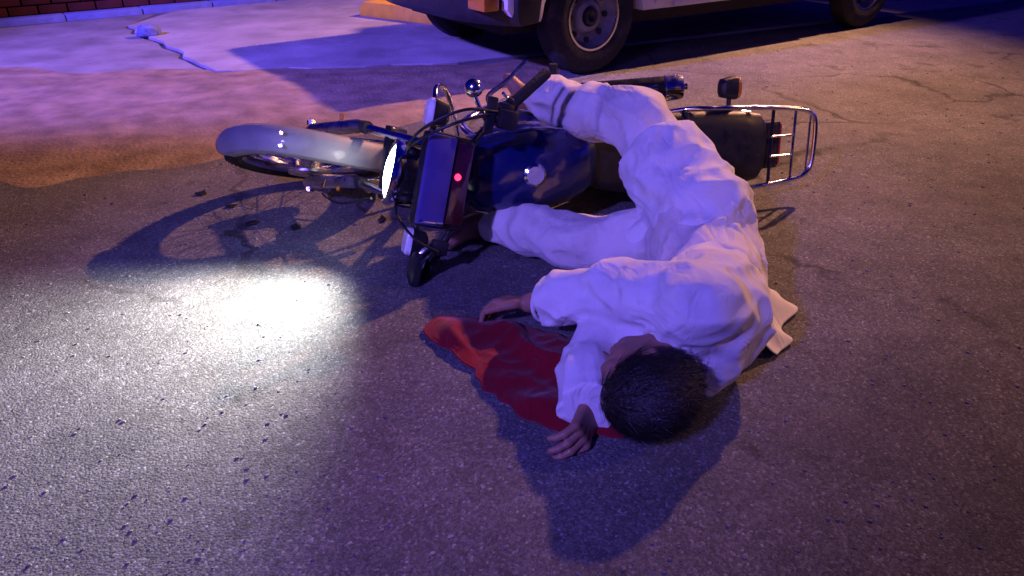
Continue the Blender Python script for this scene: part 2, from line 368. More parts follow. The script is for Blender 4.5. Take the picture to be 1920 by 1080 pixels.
for i in range(4): MB().box((3.44, 0, .64 + i * .042), (.012, .8, .014), .003).build('grille_bar', M_chrome, truck)
for s in (-1, 1):
    h = MB().box((3.40, s * .59, .71), (.06, .30, .17), .02).build('headlight', M_chrome, truck)
    MB().box((3.433, s * .59, .71), (.012, .27, .145), .005).build('lens', M_lensw, h)
    MB().box((3.515 - .02, s * .66, .45), (.10, .17, .07), .012).build('turn_signal', M_amber, truck)
    MB().box((-.87, s * .70, .74), (.03, .12, .26), .008).build('tail_light', M_red, truck)

def wheel(cx, cy, s, parent):
    r = .33
    o = MB().lathe([(.02, .0), (.02, .05), (.035, .06), (.03, .085), (.0, .11), (.005, .15), (.045, .172), (.06, .178), (.065, .188), (.05, .195), (-.1, .185)], (cx, cy, .33), (0, s, 0), 40).build('wheel', M_steel, parent)
    MB().lathe([(.055, .186), (.075, .198), (.085, .225), (.080, .275), (.070, .308), (.055, .325), (.03, .33), (-.03, .33), (-.06, .325), (-.085, .29), (-.085, .2), (-.06, .186)], (cx, cy, .33), (0, s, 0), 56, closed=True).build('tyre', M_rubber, o)
    MB().lathe([(.060, .176), (.074, .180), (.074, .192), (.060, .196)], (cx, cy, .33), (0, s, 0), 48, closed=True).build('rim_ring', M_chrome, o)
    for k in range(8):
        a = k * math.pi / 4; MB().tube([(cx + .135 * math.cos(a), cy + s * .0, .33 + .135 * math.sin(a)), (cx + .135 * math.cos(a), cy + s * .016, .33 + .135 * math.sin(a))], .017, 10).build('vent_hole', M_under, o)
    MB().lathe([(.03, .0), (.052, .03), (.05, .048), (.02, .056)], (cx, cy, .33), (0, s, 0), 20).build('hub_cap', M_black, o)
for cx in (0, WB):
    for s in (-1, 1): wheel(cx, s * .70, s, truck)
for s in (-1, 1):
    for cx in (-.46, ): MB().box((cx, s * .68, .30), (.02, .22, .26), .004).build('mud_flap', M_rubber, truck)

# ------------------------------------------------------------------ small things on the forecourt
wb = MB().prism([(-.40, 0), (-.40, .05), (-.34, .12), (.34, .12), (.40, .05), (.40, 0)], -.08, .08).build('parking_block', M_yel, None, True, .012)
wb.location = (-.92, 6.52, .018); wb.rotation_euler.z = R(-34); tag(wb, 'worn yellow painted parking block on the concrete in front of the pickup', 'parking block')
ck = bmesh.new(); bmesh.ops.create_icosphere(ck, subdivisions=2, radius=.1)
for v in ck.verts: v.co = Vector((v.co.x * 1.3, v.co.y, v.co.z * .75)) * random.uniform(.82, 1.12)
me = bpy.data.meshes.new('broken_kerb_chunk'); ck.to_mesh(me); ck.free()
o = link('broken_kerb_chunk', me, M_kerb, None, False); o.scale = (.7, .7, .7); o.location = (-2.70, 5.78, .05); o.rotation_euler.z = .6; tag(o, 'broken blue chunk of kerb lying at the cracked slab joint', 'kerb chunk')

# ================================================================== MOTORCYCLE (lies on its left side, bars turned to the right)
bike = empty('motorcycle', (0, 0, 0), 'small blue motorcycle lying on its side on the road with its headlight lit', 'motorcycle')
YAW, LEAN, PITCH, STEER = .318, 1.407, .022, .30
f0 = Vector((-math.cos(YAW) * math.cos(PITCH), -math.sin(YAW) * math.cos(PITCH), math.sin(PITCH)))
u0 = Vector((0, 0, 1)) - f0 * f0.z; u0.normalize()
U = Matrix.Rotation(-LEAN, 3, f0) @ u0; Lf = U.cross(f0)
bike.matrix_world = Matrix(((f0.x, Lf.x, U.x, .374), (f0.y, Lf.y, U.y, 3.228), (f0.z, Lf.z, U.z, .085), (0, 0, 0, 1)))
rake = R(26); AX = Vector((1.19, 0, .29)); UA = Vector((-math.sin(rake), 0, math.cos(rake)))
SM = Matrix.Rotation(-STEER, 3, UA)
FP = Vector((1.25, 0, .29)); FX = Vector((math.cos(rake), 0, math.sin(rake)))
def S(v):                                   # turned bars, and a fork twisted by the fall
    w_ = max(0, min(1, 1 - ((v - FP).dot(UA) - .10) / .45)) * .22
    v = FP + Matrix.Rotation(w_, 3, FX) @ (v - FP)
    return AX + SM @ (v - AX)
def sb(mb, name, m, parent=None, **k): return mb.xf(S).build(name, m, parent or bike, **k)

def moto_wheel(name, c, w_, steer, seg=64):
    f = (lambda mb, n, m, p=None: sb(mb, n, m, p)) if steer else (lambda mb, n, m, p=None: mb.build(n, m, p or bike))
    R0 = .292
    hub = f(MB().lathe([(-.06, .012), (-.055, .045), (-.045, .05), (.045, .05), (.055, .075), (.065, .075), (.065, .012)], c, (0, 1, 0), 32), name, M_alloy)
    f(MB().lathe([(-w_, R0 - .052), (-w_ * 1.05, R0 - .03), (-w_ * .85, R0 - .012), (-w_ * .45, R0 - .002), (0, R0), (w_ * .45, R0 - .002), (w_ * .85, R0 - .012), (w_ * 1.05, R0 - .03), (w_, R0 - .052), (w_ * .6, R0 - .062), (-w_ * .6, R0 - .062)], c, (0, 1, 0), seg, closed=True), 'tyre', M_rubber, hub)
    kb = MB()
    for k in range(60):
        a = 2 * math.pi * k / 60
        for s in (-1, 1):
            an = a + s * .025; rm = Matrix.Rotation(-an, 3, 'Y') @ Matrix.Rotation(s * .35, 3, 'X')
            ctr = Vector(c) + Matrix.Rotation(-an, 3, 'Y') @ Vector((R0 - .006, s * w_ * .55, 0)); kb.box(ctr, (.008, w_ * .62, .014), 0, Matrix.Rotation(-an, 3, 'Y') @ Matrix.Rotation(s * .3, 3, 'Z'))
    t = f(kb, 'tread_blocks', M_rubber, hub); t['kind'] = 'stuff'
    f(MB().lathe([(-.024, R0 - .05), (-.028, R0 - .062), (-.02, R0 - .075), (0, R0 - .082), (.02, R0 - .075), (.028, R0 - .062), (.024, R0 - .05)], c, (0, 1, 0), seg), 'rim', M_chrome, hub)
    sp = MB()
    for k in range(36):
        a = 2 * math.pi * k / 36; s = 1 if k % 2 else -1; b_ = a + (.5 if k % 4 < 2 else -.5)
        sp.tube([Vector(c) + Vector((.045 * math.cos(b_), s * .045, .045 * math.sin(b_))), Vector(c) + Vector(((R0 - .075) * math.cos(a), s * .004, (R0 - .075) * math.sin(a)))], .0016, 5)
    t = f(sp, 'spokes', M_chrome, hub); t['kind'] = 'stuff'
    return hub
FA = (1.25, 0, .29); RA = (0, 0, .29)
moto_wheel('front_wheel', FA, .040, True); moto_wheel('rear_wheel', RA, .046, False)
def fender(c, r, hw, a0, a1, seg=40):
    vs, fs = [], []; prof = [(-hw, -.035), (-hw * .98, -.016), (-hw * .8, -.003), (-hw * .4, .004), (0, .006), (hw * .4, .004), (hw * .8, -.003), (hw * .98, -.016), (hw, -.035)]; L = len(prof)
    for k in range(seg + 1):
        t = a0 + (a1 - a0) * k / seg; e = min(k, seg - k) / 3; q = min(1, .72 + .28 * e)
        for (y, d) in prof: vs.append((c[0] + (r + d) * math.cos(t), y * q, c[2] + (r + d) * math.sin(t)))
    for k in range(seg):
        for i in range(L - 1): fs.append((k * L + i, k * L + i + 1, (k + 1) * L + i + 1, (k + 1) * L + i))
    o = MB().add(vs, fs); return o
def solid(o, th=.002):
    m_ = o.modifiers.new('thickness', 'SOLIDIFY'); m_.thickness = th; return o
fd = solid(sb(fender(FA, .316, .049, R(12), R(196)), 'front_fender', M_fender))
for s in (-1, 1):
    for a in (R(150),):
        sb(MB().tube([(1.25, s * .078, .29), (1.25 + .318 * math.cos(a), s * .064, .29 + .318 * math.sin(a))], .0045, 8), 'fender_stay', M_chrome)
    sb(MB().tube([(1.25 + .33 * math.cos(R(70)), s * .02, .29 + .33 * math.sin(R(70))), (1.25 + .345 * math.cos(R(70)), s * .02, .29 + .345 * math.sin(R(70)))], .006, 8), 'fender_bolt', M_chrome, fd)
ft = Vector((1.19, 0, .29)) + UA * .68                              # upper end of the fork
for s in (-1, 1):
    a = Vector((1.25, s * .092, .285)); b_ = Vector((ft.x + .02, s * .092, ft.z))
    p = lambda t: a.lerp(b_, t)
    leg = sb(MB().tube([p(.40), p(1.0)], .016, 14), 'fork_leg', M_chrome)
    sb(MB().tube([p(-.03), p(.0), p(.03), p(.38), p(.42)], [.015, .021, .024, .024, .019], 14), 'fork_lower', M_alloy, leg)
    sb(MB().tube([p(.42), p(.46)], .0215, 14), 'dust_seal', M_rubber, leg)
    sb(MB().lathe([(0, 0), (0, .016), (.016, .016), (.02, .008), (.02, 0)], (1.25, s * .112, .29), (0, s, 0), 8), 'axle_nut', M_chrome, leg)
    sb(MB().tube([p(.25) + Vector((0, s * .01, 0)), p(.25) + Vector((.0, s * .04, .01))], .007, 8), 'reflector_stub', M_amber, leg)
for t in (.60, .985):
    q = Vector((1.19, 0, .29)) + UA * (.68 * t) + Vector((.01, 0, 0))
    sb(MB().box(q, (.07, .235, .03), .008, Matrix.Rotation(-rake, 3, 'Y')), 'fork_clamp', M_frame)
# headlight
HL = Vector((1.035, 0, .84)); hd = Vector((.98, -.05, -.06)).normalized()
hl = sb(MB().lathe([(-.125, 0), (-.122, .03), (-.10, .062), (-.06, .083), (-.02, .09), (.0, .092)], HL, hd, 40), 'headlight', M_frame)
sb(MB().lathe([(-.008, .093), (.004, .101), (.020, .101), (.026, .092), (.018, .087), (0, .087)], HL, hd, 48, closed=True), 'headlight_rim', M_chrome, hl)
sb(MB().lathe([(.016, .088), (.026, .07), (.034, .04), (.037, 0)], HL, hd, 40), 'headlight_lens', M_glow, hl)
for s in (-1, 1):
    sb(MB().box(HL + Vector((-.07, s * .095, .0)), (.12, .006, .06), .002), 'headlight_bracket', M_frame, hl)
    ts = sb(MB().tube([HL + Vector((-.07, s * .09, .0)), HL + Vector((-.085, s * .165, .02))], .009, 10), 'turn_signal', M_black)
    c0 = HL + Vector((-.09, s * .195, .025))
    sb(MB().loft([[(c0.x + dx, c0.y + y * .045 * q, c0.z + z * .036 * q) for _, y, z in sup(0, 0, 0, 1, 1, 4, 20)] for dx, q in ((-.03, .45), (-.02, .8), (.015, 1.0), (.022, 1.0))]), 'signal_body', M_black, ts)
    sb(MB().loft([[(c0.x + dx, c0.y + y * .043 * q, c0.z + z * .034 * q) for _, y, z in sup(0, 0, 0, 1, 1, 4, 20)] for dx, q in ((.021, 1.0), (.034, .95), (.040, .8))]), 'signal_lens', M_lensw, ts)
# gauge cluster with its cowl
GC = Vector((.93, 0, .985)); gr = Matrix.Rotation(R(-12), 3, 'Y')
gc = sb(MB().box(GC, (.150, .27, .05), .014, gr), 'gauge_cluster', M_black)
sb(MB().box(GC + gr @ Vector((.034, 0, .030)), (.082, .255, .024), .007, gr), 'gauge_cowl', M_visor, gc)
sb(MB().box(GC + gr @ Vector((-.040, 0, .028)), (.056, .235, .012), .005, gr), 'gauge_face', M_gauge, gc)
sb(MB().lathe([(.036, 0), (.040, .008), (.032, .011)], GC + gr @ Vector((-.030, -.02, 0)), gr @ Vector((0, 0, 1)), 12), 'indicator_lamp', M_ind, gc)
sb(MB().box(GC + gr @ Vector((.034, .118, .044)), (.074, .010, .006), .002, gr), 'cowl_trim', M_chrome, gc)
# handlebar
bar = [(.87, .0, .945), (.868, -.07, .945), (.855, -.13, .985), (.835, -.18, 1.03), (.79, -.24, 1.04), (.70, -.35, 1.03)]
barl = [(.87, .0, .945), (.868, .07, .945), (.875, .13, .965), (.895, .18, .97), (.91, .215, .955), (.915, .30, .92)]
hb = sb(MB().tube(bar[::-1] + barl[1:], .011, 12, 6), 'handlebar', M_frame)
def grip(pa, pb, nm='grip'):
    pa, pb = Vector(pa), Vector(pb); q = lambda t: pa.lerp(pb, t)
    sb(MB().tube([q(0), q(.02), q(.06), q(.09), q(.95), q(1)], [.021, .021, .021, .0165, .0165, .012], 14), nm, M_rubber)
grip((.785, -.245, 1.04), (.69, -.362, 1.03)); grip((.91, .215, .955), (.916, .315, .915))
for s, c0, ld in ((-1, (.80, -.225, 1.04), (-.07, -.14, -.015)), (1, (.90, .19, .968), (.03, .12, -.03))):
    c0 = Vector(c0); ld = Vector(ld)
    hs = sb(MB().box(c0, (.045, .045, .05), .01), 'switch_housing', M_black)
    sb(MB().tube([c0 + Vector((.03, 0, 0)), c0 + Vector((.055, s * .03, 0)), c0 + Vector((.05, 0, 0)) + ld * .6, c0 + Vector((.035, 0, 0)) + ld * 1.1], [.008, .007, .006, .006], 8, 5), 'lever', M_alloy)
sb(MB().box((.80, -.20, 1.075), (.055, .05, .045), .008), 'brake_reservoir', M_black)
# mirror stalks (the glass of the right one is gone, the left one leans on the road)
sb(MB().tube([(.835, -.18, 1.03), (.87, -.205, 1.06), (.905, -.25, 1.07)], .007, 8, 5), 'mirror_stalk', M_chrome)
sb(MB().lathe([(.026 * math.cos(t), .026 * math.sin(t)) for t in np.linspace(0, math.pi, 12)], (.908, -.265, 1.07), (.3, -1, 0), 20), 'mirror_ball', M_chrome)
sb(MB().tube([(.895, .18, .97), (.93, .21, 1.0), (.95, .24, .99)], .005, 8, 5), 'mirror_stalk', M_frame)
mh = sb(MB().loft([[(.955 + dx,   .265 + y * .055 * q, .955 + z * .036 * q) for _, y, z in sup(0, 0, 0, 1, 1, 3, 20)] for dx, q in ((.022, .5), (.012, .9), (-.004, 1.0), (-.008, .97))]), 'mirror', M_black)
sb(MB().box((.845, -.205, 1.06), (.026, .10, .022), .004), 'brake_fluid_bracket', M_black)
# cables
for pts in ([(.80, -.22, 1.06), (.93, -.20, 1.09), (1.03, -.12, 1.03), (1.02, -.05, .9), (.90, -.03, .75)],
            [(.81, -.22, 1.05), (.95, -.16, 1.10), (1.04, -.08, 1.0), (.98, -.04, .85), (.8, -.06, .7)],
            [(.91, .2, 1.0), (.99, .17, 1.02), (1.04, .11, .95), (1.0, .06, .82), (.85, .04, .7)],
            [(1.09, .10, .78), (1.17, .16, .66), (1.22, .15, .50), (1.21, .10, .42)]):
    sb(MB().tube(pts, .0042, 8, 7), 'cable', M_cable)
# frame, tank, seat
fm = MB()
fm.tube([(.88, 0, .90), (.70, 0, .76), (.3, 0, .68), (-.12, 0, .69)], .022, 12, 6)
fm.tube([(.93, 0, .78), (.78, 0, .45), (.66, 0, .25), (.25, 0, .20)], .018, 12, 6)
fm.tube([(.3, 0, .68), (.18, 0, .4), (.2, 0, .24)], .02, 12, 6)
for s in (-1, 1):
    fm.tube([(.3, s * .03, .68), (.0, s * .10, .69), (-.28, s * .09, .71)], .012, 10, 5)
    fm.tube([(.2, s * .08, .30), (0, s * .105, .66)], .010, 10)
    fm.tube([(.22, s * .08, .30), (0, s * .10, .29)], .017, 10)
fm.build('frame', M_frame, bike)
for s in (-1, 1):
    sh = MB().tube([(-.02, s * .125, .30), (.05, s * .125, .66)], .012, 12).build('shock_absorber', M_chrome, bike)
    MB().tube([Vector((-.02, s * .125, .30)).lerp(Vector((.05, s * .125, .66)), .25 + .7 * k / 90) + Vector((.024 * math.cos(k * .9), .024 * math.sin(k * .9), 0)) for k in range(90)], .004, 6).build('spring', M_chrome, sh)
secs = []
for x, hw, zt, zb in [(.855, .045, .83, .74), (.835, .085, .865, .70), (.78, .118, .895, .665), (.70, .134, .912, .645), (.60, .138, .910, .64), (.50, .128, .890, .65), (.42, .104, .855, .665), (.37, .08, .82, .68), (.355, .05, .79, .70)]:
    secs.append(sup(x, 0, (zt + zb) / 2, hw, (zt - zb) / 2, 2.7, 32))
tk = MB().loft(secs).build('fuel_tank', M_tank, bike)
MB().lathe([(0, .036), (.012, .036), (.018, .028), (.018, 0)], (.62, 0, .905), (0, 0, 1), 28).build('tank_cap', M_chrome, tk)
for s in (-1, 1):
    MB().tube([(.79, s * .112, .835), (.70, s * .132, .845), (.58, s * .135, .84), (.47, s * .118, .815)], .0035, 6, 5).build('tank_trim', M_chrome, tk)
    MB().loft([[(x, s * (y0 + dy), z) for dy, z in ((0, za), (.006, za), (.006, zb), (0, zb))] for x, y0, za, zb in ((.74, .126, .73, .79), (.66, .137, .725, .80), (.55, .134, .73, .79))]).build('tank_badge', M_chrome, tk)
secs = []
for x, hw, zt, zb in [(.415, .05, .785, .71), (.40, .075, .80, .70), (.34, .10, .795, .695), (.22, .128, .79, .69), (.08, .14, .795, .69), (-.08, .138, .81, .70), (-.20, .130, .815, .71), (-.27, .118, .812, .715), (-.295, .09, .80, .725), (-.30, .06, .785, .735)]:
    secs.append(sup(x, 0, (zt + zb) / 2, hw, (zt - zb) / 2, 3.2, 32))
st = MB().loft(secs).build('seat', M_seat, bike)
MB().tube([sup(.02, 0, .745, .144, .056, 3.2, 32)[k] for k in range(0, 17)], .006, 8).build('seat_strap', M_seat, st)
for s in (-1, 1):
    MB().tube([(.38, s * .09, .70), (.2, s * .128, .692), (-.1, s * .138, .70), (-.28, s * .115, .716)], .004, 6, 6).build('seat_trim', M_chrome, st)
    MB().loft([[(x, s * (w0 + dy), z) for dy, z in ((0, za), (.012, za + .02), (.012, zb - .02), (0, zb))] for x, w0, za, zb in ((.34, .07, .50, .67), (.2, .105, .44, .685), (.05, .118, .5, .69), (-.02, .11, .6, .69))]).build('side_panel', M_tank, bike)
solid(fender(RA, .335, .075, R(20), R(172)).build('rear_fender', M_frame, bike))
tl = MB().box((-.335, 0, .745), (.07, .17, .07), .014).build('tail_light', M_black, bike)
MB().box((-.365, 0, .745), (.03, .15, .058), .01).build('tail_lens', M_red, tl)
# rear rack
rp = [(.06, -.135, .715), (.0, -.148, .77), (-.08, -.148, .80), (-.25, -.140, .805), (-.42, -.125, .805), (-.475, -.105, .805), (-.495, -.06, .805), (-.495, .06, .805), (-.475, .105, .805), (-.42, .125, .805), (-.25, .140, .805), (-.08, .148, .80), (.0, .148, .77), (.06, .135, .715)]
rk = MB().tube(rp, .0085, 12, 5).build('rear_rack', M_chrome, bike)
MB().tube([(-.405, -.127, .805), (-.405, .127, .805)], .005, 8).build('rack_crossbar', M_chrome, rk)
MB().tube([(-.47, -.10, .805), (-.47, .10, .805)], .004, 8).build('rack_crossbar', M_chrome, rk)
MB().tube([(-.315, -.138, .80), (-.315, .138, .80)], .006, 8).build('rack_crossbar', M_frame, rk)
for y in (-.035, .035): MB().tube([(-.31, y, .803), (-.405, y, .805)], .0042, 8).build('rack_rod', M_chrome, rk)
for s in (-1, 1):
    MB().tube([(-.25, s * .140, .80), (-.16, s * .13, .70)], .007, 8).build('rack_stay', M_chrome, rk)
    ts = MB().tube([(-.18, s * .10, .725), (-.18, s * .175, .725)], .008, 10).build('turn_signal', M_black, bike)
    c0 = Vector((-.175, s * .205, .725))
    MB().loft([[(c0.x + dx, c0.y + y * .040 * q, c0.z + z * .032 * q) for _, y, z in sup(0, 0, 0, 1, 1, 4, 20)] for dx, q in ((.035, .45), (.025, .8), (-.015, 1.0), (-.022, 1.0))]).build('signal_body', M_black, ts)
    MB().loft([[(c0.x + dx, c0.y + y * .038 * q, c0.z + z * .03 * q) for _, y, z in sup(0, 0, 0, 1, 1, 4, 20)] for dx, q in ((-.021, 1.0), (-.034, .95), (-.040, .8))]).build('signal_lens', M_amber, ts)
# engine and exhaust
en = MB().loft([sup(x, 0, z, hw, hz, 3.5, 24) for x, z, hw, hz in ((.18, .30, .07, .06), (.2, .31, .12, .10), (.32, .30, .135, .115), (.46, .30, .13, .11), (.54, .30, .11, .08), (.56, .30, .06, .05))]).build('crankcase', M_alloy, bike)
for s in (-1, 1): MB().lathe([(0, .10), (.016, .098), (.022, .085), (.026, 0)], (.38, s * .13, .30), (0, s, 0), 32).build('engine_cover', M_alloy, en)
cy = MB().tube([(.47, 0, .38), (.53, 0, .60)], .05, 16).build('cylinder', M_alloy, bike)
fn = MB()
for k in range(10):
    q = Vector((.475, 0, .40)).lerp(Vector((.53, 0, .60)), k / 9); fn.box(q, (.15, .16, .007), .002, Matrix.Rotation(R(14), 3, 'Y'))
fn.build('cooling_fins', M_alloy, cy)
MB().box((.42, 0, .60), (.09, .08, .08), .02).build('carburettor', M_alloy, bike)
MB().tube([(.58, -.04, .53), (.68, -.06, .48), (.69, -.09, .33), (.58, -.12, .21), (.40, -.155, .20), (.30, -.16, .23)], .017, 14, 7).build('exhaust_pipe', M_chrome, bike)
mp0, mp1 = Vector((.34, -.16, .22)), Vector((-.19, -.185, .37)); q = lambda t: mp0.lerp(mp1, t)
mf = MB().tube([q(0), q(.04), q(.10), q(.14), q(.97), q(1)], [.018, .026, .042, .047, .047, .044], 24).build('muffler', M_muff, bike)
MB().tube([q(.88), q(.885), q(.985), q(1.01), q(1.02)], [.047, .0495, .0495, .046, .03], 24).build('end_cap', M_chrome, mf)
MB().tube([q(1.0), q(1.05)], .013, 14).build('tailpipe', M_chrome, mf)
MB().tube([q(.2) + Vector((0, -.01, .045)), q(.8) + Vector((0, -.01, .045))], .010, 8).build('heat_shield', M_chrome, mf)
for s in (-1, 1):
    pg = MB().tube([(.30, s * .10, .24), (.30, s * (.15 if s > 0 else .20), .245)], .009, 10).build('footpeg', M_chrome, bike)
    MB().tube([(.30, s * .13 if s > 0 else s * .19, .245), (.30, s * (.19 if s > 0 else .29), .255)], .017, 10).build('peg_rubber', M_rubber, pg)
    MB().tube([(.05, s * .11, .30), (.02, s * .17, .33)], .014, 10).build('pillion_peg', M_rubber, bike)
MB().tube([(.30, -.20, .24), (.46, -.17, .22), (.50, -.19, .23)], .007, 8, 5).build('brake_pedal', M_chrome, bike)
# right-hand leg guard in front of the engine
MB().tube([(.80, -.02, .50), (.82, -.10, .54), (.83, -.21, .52), (.80, -.245, .44), (.74, -.20, .33), (.70, -.03, .30)], .010, 12, 7).build('leg_guard', M_chrome, bike)
MB().box((.12, .115, .42), (.36, .02, .09), .008).build('chain_case', M_frame, bike)

# the lit headlight itself
bpy.context.view_layer.update()
lp = bike.matrix_world @ S(HL + hd * .05)
lamp('headlight_beam', 'SPOT', lp, 440, (1.0, .97, .90), .06, (lp.x - .88, lp.y - 1.02, 0.0), 92, 1.0)
lamp('headlight_glow', 'POINT', bike.matrix_world @ S(HL + hd * .06), .25, (1.0, .97, .82), .03)

# ================================================================== PERSON (lies on the left side, right leg across the motorcycle)
class SDF:
    def __init__(s, lo, hi, h):
        s.lo = np.array(lo, np.float32); s.h = h; s.n = np.ceil((np.array(hi) - np.array(lo)) / h).astype(int) + 1
        s.d = np.full(s.n, .08, np.float32)
    def sub(s, lo, hi):
        a = np.clip(np.floor((np.array(lo) - s.lo) / s.h).astype(int), 0, s.n - 2); b = np.clip(np.ceil((np.array(hi) - s.lo) / s.h).astype(int) + 1, a + 1, s.n)
        ax = [s.lo[i] + s.h * np.arange(a[i], b[i], dtype=np.float32) for i in range(3)]
        return tuple(slice(a[i], b[i]) for i in range(3)), np.stack(np.meshgrid(*ax, indexing='ij'), -1)
    def put(s, sl, v, k, op='u'):
        o = s.d[sl]
        if op == 's': v = -v; hh = np.clip(.5 - .5 * (v - o) / k, 0, 1); s.d[sl] = o * (1 - 0) + (v - o) * (1 - hh) * 0 + np.maximum(o, v) - o + 0 if k <= 0 else (o * hh + v * (1 - hh)) + k * hh * (1 - hh)
        else: hh = np.clip(.5 + .5 * (o - v) / k, 0, 1); s.d[sl] = o * (1 - hh) + v * hh - k * hh * (1 - hh)
    def cone(s, a, b, ra, rb, k=.02):
        a = np.array(a, np.float32); b = np.array(b, np.float32); m = max(ra, rb) + .07
        sl, p = s.sub(np.minimum(a, b) - m, np.maximum(a, b) + m); ba = b - a
        t = np.clip(((p - a) @ ba) / (ba @ ba), 0, 1); v = np.linalg.norm(p - a - t[..., None] * ba, axis=-1) - (ra + (rb - ra) * t); s.put(sl, v, k); return s
    def chain(s, pts, rs, k=.02):
        for i in range(len(pts) - 1): s.cone(pts[i], pts[i + 1], rs[i], rs[i + 1], k)
        return s
    def ell(s, c, r, fr=None, k=.02, op='u'):
        c = np.array(c, np.float32); r = np.array(r, np.float32); fr = np.eye(3, dtype=np.float32) if fr is None else np.array(fr, np.float32); m = r.max() + .06
        sl, p = s.sub(c - m, c + m); q = (p - c) @ fr.T; k0 = np.linalg.norm(q / r, axis=-1); k1 = np.linalg.norm(q / (r * r), axis=-1) + 1e-6
        s.put(sl, k0 * (k0 - 1) / k1, k, op); return s
    def clip(s, c, n_, r):                     # cut straight across: a hem or cuff
        c = np.array(c, np.float32); n_ = np.array(n_, np.float32); n_ /= np.linalg.norm(n_); sl, p = s.sub(c - r, c + r)
        t = (p - c) @ n_; s.d[sl] = np.maximum(s.d[sl], np.where(np.linalg.norm(p - c - n_ * .02, axis=-1) < r, t, -1)); return s
    def mesh(s, name, m, parent, smooth_it=1, floor=None, disp=None):
        d = s.d
        if floor is not None:
            z = s.lo[2] + s.h * np.arange(s.n[2], dtype=np.float32); d = np.maximum(d, floor - z[None, None, :])
        ins = d < 0; n = s.n
        c8 = [(i, j, k) for i in (0, 1) for j in (0, 1) for k in (0, 1)]
        cnt = np.zeros(n - 1, np.int8)
        for i, j, k in c8: cnt += ins[i:n[0] - 1 + i, j:n[1] - 1 + j, k:n[2] - 1 + k]
        act = np.argwhere((cnt > 0) & (cnt < 8)); idx = np.full(n - 1, -1, np.int32); idx[tuple(act.T)] = np.arange(len(act))
        acc = np.zeros((len(act), 3)); num = np.zeros(len(act))
        for e0 in c8:
            for axn in range(3):
                if e0[axn]: continue
                e1 = list(e0); e1[axn] = 1
                v0 = d[act[:, 0] + e0[0], act[:, 1] + e0[1], act[:, 2] + e0[2]]; v1 = d[act[:, 0] + e1[0], act[:, 1] + e1[1], act[:, 2] + e1[2]]
                c = (v0 < 0) != (v1 < 0); t = np.where(c, v0 / np.where(c, v0 - v1, 1), 0)
                q = np.array(e0, float)[None] + np.eye(3)[axn][None] * t[:, None]; acc += np.where(c[:, None], q, 0); num += c
        V = s.lo + s.h * (act + acc / num[:, None]); F = []
        for axn in range(3):
            sl0 = [slice(None)] * 3; sl1 = [slice(None)] * 3; sl0[axn] = slice(0, -1); sl1[axn] = slice(1, None)
            a, b = ins[tuple(sl0)], ins[tuple(sl1)]; e = np.argwhere(a != b); o1, o2 = (axn + 1) % 3, (axn + 2) % 3
            e = e[(e[:, o1] > 0) & (e[:, o2] > 0) & (e[:, o1] < n[o1] - 1) & (e[:, o2] < n[o2] - 1)]
            fl = a[tuple(e.T)]; q = []
            for (x, y) in ((0, 0), (-1, 0), (-1, -1), (0, -1)):
                t = e.copy(); t[:, o1] += x; t[:, o2] += y; q.append(idx[tuple(t.T)])
            q = np.stack(q, 1); q = np.where(fl[:, None], q, q[:, ::-1]); F.append(q)
        F = np.concatenate(F); F = F[(F >= 0).all(1)]
        for _ in range(smooth_it):
            A_ = np.zeros_like(V); C_ = np.zeros(len(V))
            for i in range(4):
                np.add.at(A_, F[:, i], V[F[:, (i + 1) % 4]]); np.add.at(C_, F[:, i], 1)
                np.add.at(A_, F[:, (i + 1) % 4], V[F[:, i]]); np.add.at(C_, F[:, (i + 1) % 4], 1)
            V = .5 * V + .5 * A_ / np.maximum(C_, 1)[:, None]
        me = bpy.data.meshes.new(name); me.from_pydata(V.tolist(), [], F.tolist()); me.update()
        return link(name, me, m, parent)
def wrinkle(s, seed, amp, freq, stretch=None):
    near = np.argwhere(np.abs(s.d) < .03); P_ = s.lo + s.h * near
    wv = waves(P_, seed, freq, 7, stretch); wv = 1 - np.abs(wv) * 1.2          # ridged: sharp creases between soft folds
    s.d[tuple(near.T)] += (-amp * wv).astype(np.float32)

person = empty('person', (.5, 1.8, 0), 'person in loose white clothes lying on the road, one leg across the motorcycle', 'person')
PO = Vector((.5, 1.8, 0))
def own(o): o.matrix_parent_inverse = Matrix.Translation(-PO); return o
PEL, MID, CHE, NEK = (.525, 1.87, .155), (.51, 1.68, .145), (.46, 1.50, .155), (.365, 1.40, .145)
RH, RK, RAN = (.52, 1.87, .25), (.36, 2.20, .425), (.105, 2.53, .395)
LH, LK, LAN = (.55, 1.92, .095), (.18, 2.02, .10), (-.09, 2.24, .06)
RS, RE, RW = (.405, 1.38, .245), (.245, 1.56, .185), (.045, 1.675, .085)
LS, LE, LW = (.42, 1.42, .075), (.205, 1.49, .06), (.165, 1.29, .048)
HC = np.array((.275, 1.30, .105)); hc = np.array((-.45, -.86, -.22)); hc /= np.linalg.norm(hc); hf = np.array((-.85, .45, .12)); hf -= hc * (hf @ hc); hf /= np.linalg.norm(hf); he = np.cross(hf, hc)
HF = np.stack([hf, he, hc])
HS = .93
hp = lambda f, e, c: HC + (hf * f + he * e + hc * c) * HS

